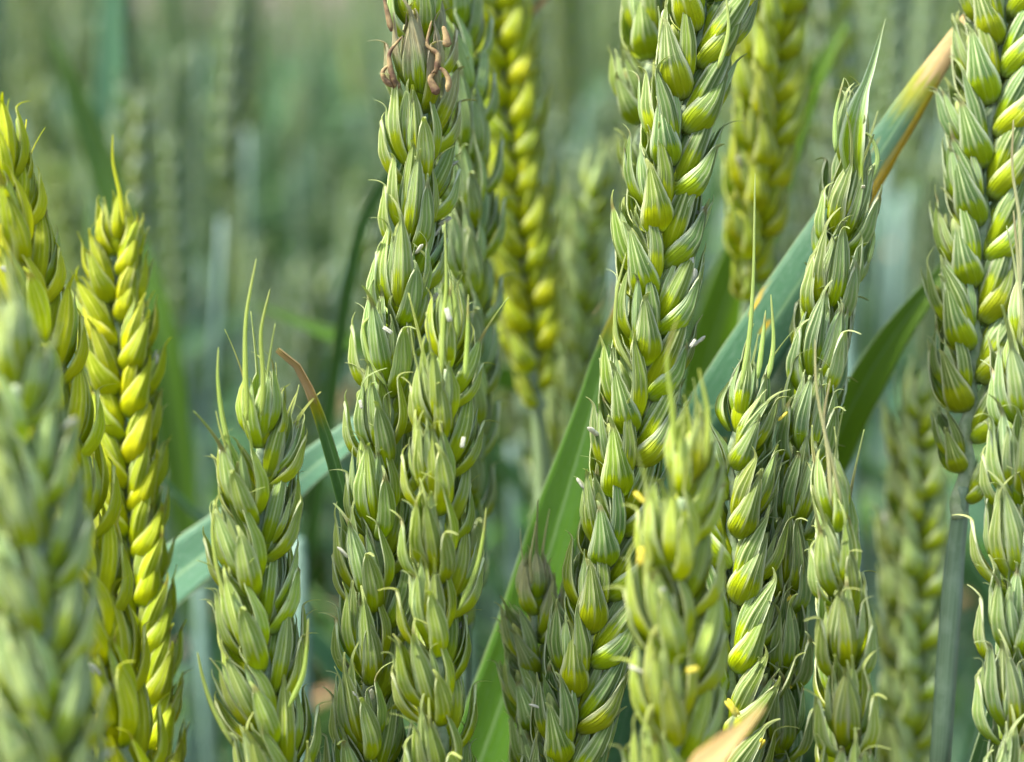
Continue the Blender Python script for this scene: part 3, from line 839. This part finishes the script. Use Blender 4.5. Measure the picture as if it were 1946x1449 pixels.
def plant_parts(seed, crude=False):
    """stem, ear and leaves of an upright plant of about 0.87 m, root at the origin"""
    r = random.Random(seed)
    H = 0.77
    lean = Vector((r.uniform(-.05, .05), r.uniform(-.05, .05), 0))
    sp = spline([Vector((0, 0, 0)), lean * .3 + Vector((0, 0, H * .5)), lean + Vector((0, 0, H))], 8)
    stem = tube('stem', sp, [lerp(.0022, .0012, i / (len(sp) - 1)) for i in range(len(sp))], 6)
    ev, ef, eu = joined_ear(seed + 50, r.randint(17, 21), *((2, 5, True) if crude else (4, 7, False)))
    t = (sp[-1] - sp[-2]).normalized(); q = Vector((0, 0, 1)).rotation_difference(t)
    sq = Quaternion(Vector((0, 0, 1)), r.uniform(0, 6.28))
    ear = ([tuple(q @ (sq @ Vector(p)) + sp[-1]) for p in ev], ef, eu)
    leaves = []
    for h in [r.uniform(.1 + .075 * i, .2 + .075 * i) for i in range(7)][::-1]:
        p0 = Path(sp).at(h); az = r.uniform(0, 6.28); d = Vector((math.cos(az), math.sin(az), 0))
        L = r.uniform(.14, .24); up = r.uniform(.75, 1.25); droop = r.uniform(.1, 1.1)
        pts = [p0]; ang = up
        for i in range(6):
            pts.append(pts[-1] + (d * math.cos(ang) + Vector((0, 0, 1)) * math.sin(ang)) * (L / 6)); ang -= droop / 3
        leaves.append(blade_geo(Path(spline(pts, 4)), [(0, .002), (.3, r.uniform(.005, .008)), (.7, .005), (1, .0004)],
                                [(0, r.uniform(-.6, .6)), (1, r.uniform(-.8, .8))], .35, 6 if crude else 14, 2, seed=seed, wave=.08))
    return stem, ear, leaves


PROTO = []
for i in range(8):
    st, er, lv = plant_parts(200 + i)
    PROTO.append((mesh('stem', *st, M_STEM), mesh('ear_head', *er, M_BRACT), [mesh('leaf_blade', *l, M_BLADE) for l in lv]))

br = random.Random(77)
spots = []
tries = 0
while len(spots) < 295 and tries < 20000:
    tries += 1
    y = .36 + 1.2 * br.random() ** 1.15; half = y * .40 + .05
    x = br.uniform(-half, half)
    if all((x - a) ** 2 + (y - b) ** 2 > (.022 + .012 * y) ** 2 for a, b in spots): spots.append((x, y))
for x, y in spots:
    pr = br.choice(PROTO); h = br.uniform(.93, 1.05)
    shady = -.19 < x / y < -.09                     # shorter plants; the shade of a dark gap is put into their colour
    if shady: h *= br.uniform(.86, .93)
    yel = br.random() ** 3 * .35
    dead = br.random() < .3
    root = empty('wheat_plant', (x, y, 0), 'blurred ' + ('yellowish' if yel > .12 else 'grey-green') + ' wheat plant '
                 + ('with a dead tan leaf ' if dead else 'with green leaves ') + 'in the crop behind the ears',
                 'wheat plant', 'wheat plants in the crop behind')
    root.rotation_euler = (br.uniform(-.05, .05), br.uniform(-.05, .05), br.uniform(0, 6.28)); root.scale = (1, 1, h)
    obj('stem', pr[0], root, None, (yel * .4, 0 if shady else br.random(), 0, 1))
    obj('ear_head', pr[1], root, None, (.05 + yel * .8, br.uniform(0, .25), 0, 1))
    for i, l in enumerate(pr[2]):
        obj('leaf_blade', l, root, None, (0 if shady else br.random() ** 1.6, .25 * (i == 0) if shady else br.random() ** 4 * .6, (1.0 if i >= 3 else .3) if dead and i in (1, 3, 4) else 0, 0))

# the crop farther off, which reads as one mass
def far_mass(name, which, mat, n, label, cat):
    Vs, Fs, Us = [], [], []; b = 0
    rg = random.Random(31)
    pr = []
    for i in range(3):
        st, er, lv = plant_parts(300 + i, True)
        pr.append([er] if which == 'ear' else [st] + lv)
    for k in range(n):
        y = 1.5 + 6.0 * rg.random() ** 1.7; x = rg.uniform(-1, 1) * (y * .40 + .1)
        a = rg.uniform(0, 6.28); h = rg.uniform(.93, 1.04); c, s = math.cos(a), math.sin(a)
        for V, F, U in pr[k % 3]:
            A = np.array([tuple(p) for p in V])
            A = np.stack([A[:, 0] * c - A[:, 1] * s + x, A[:, 0] * s + A[:, 1] * c + y, A[:, 2] * h], 1)
            Vs.append(A); Us.append(np.array(U)); Fs += [tuple(i + b for i in f) for f in F]; b += len(A)
    o = obj(name, mesh(name, np.concatenate(Vs), Fs, np.concatenate(Us), mat), None, None, (.12, .0, 0, 1) if which == 'ear' else (.5, .1, 0, 0))
    o['label'] = label; o['category'] = cat; o['kind'] = 'stuff'


far_mass('distant_wheat_foliage', 'leaf', M_BLADE, 1150, 'hazy green mass of far wheat stems and leaves', 'wheat')
far_mass('distant_wheat_ears', 'ear', M_BRACT, 560, 'hazy band of far wheat ears above the mass of leaves', 'wheat')
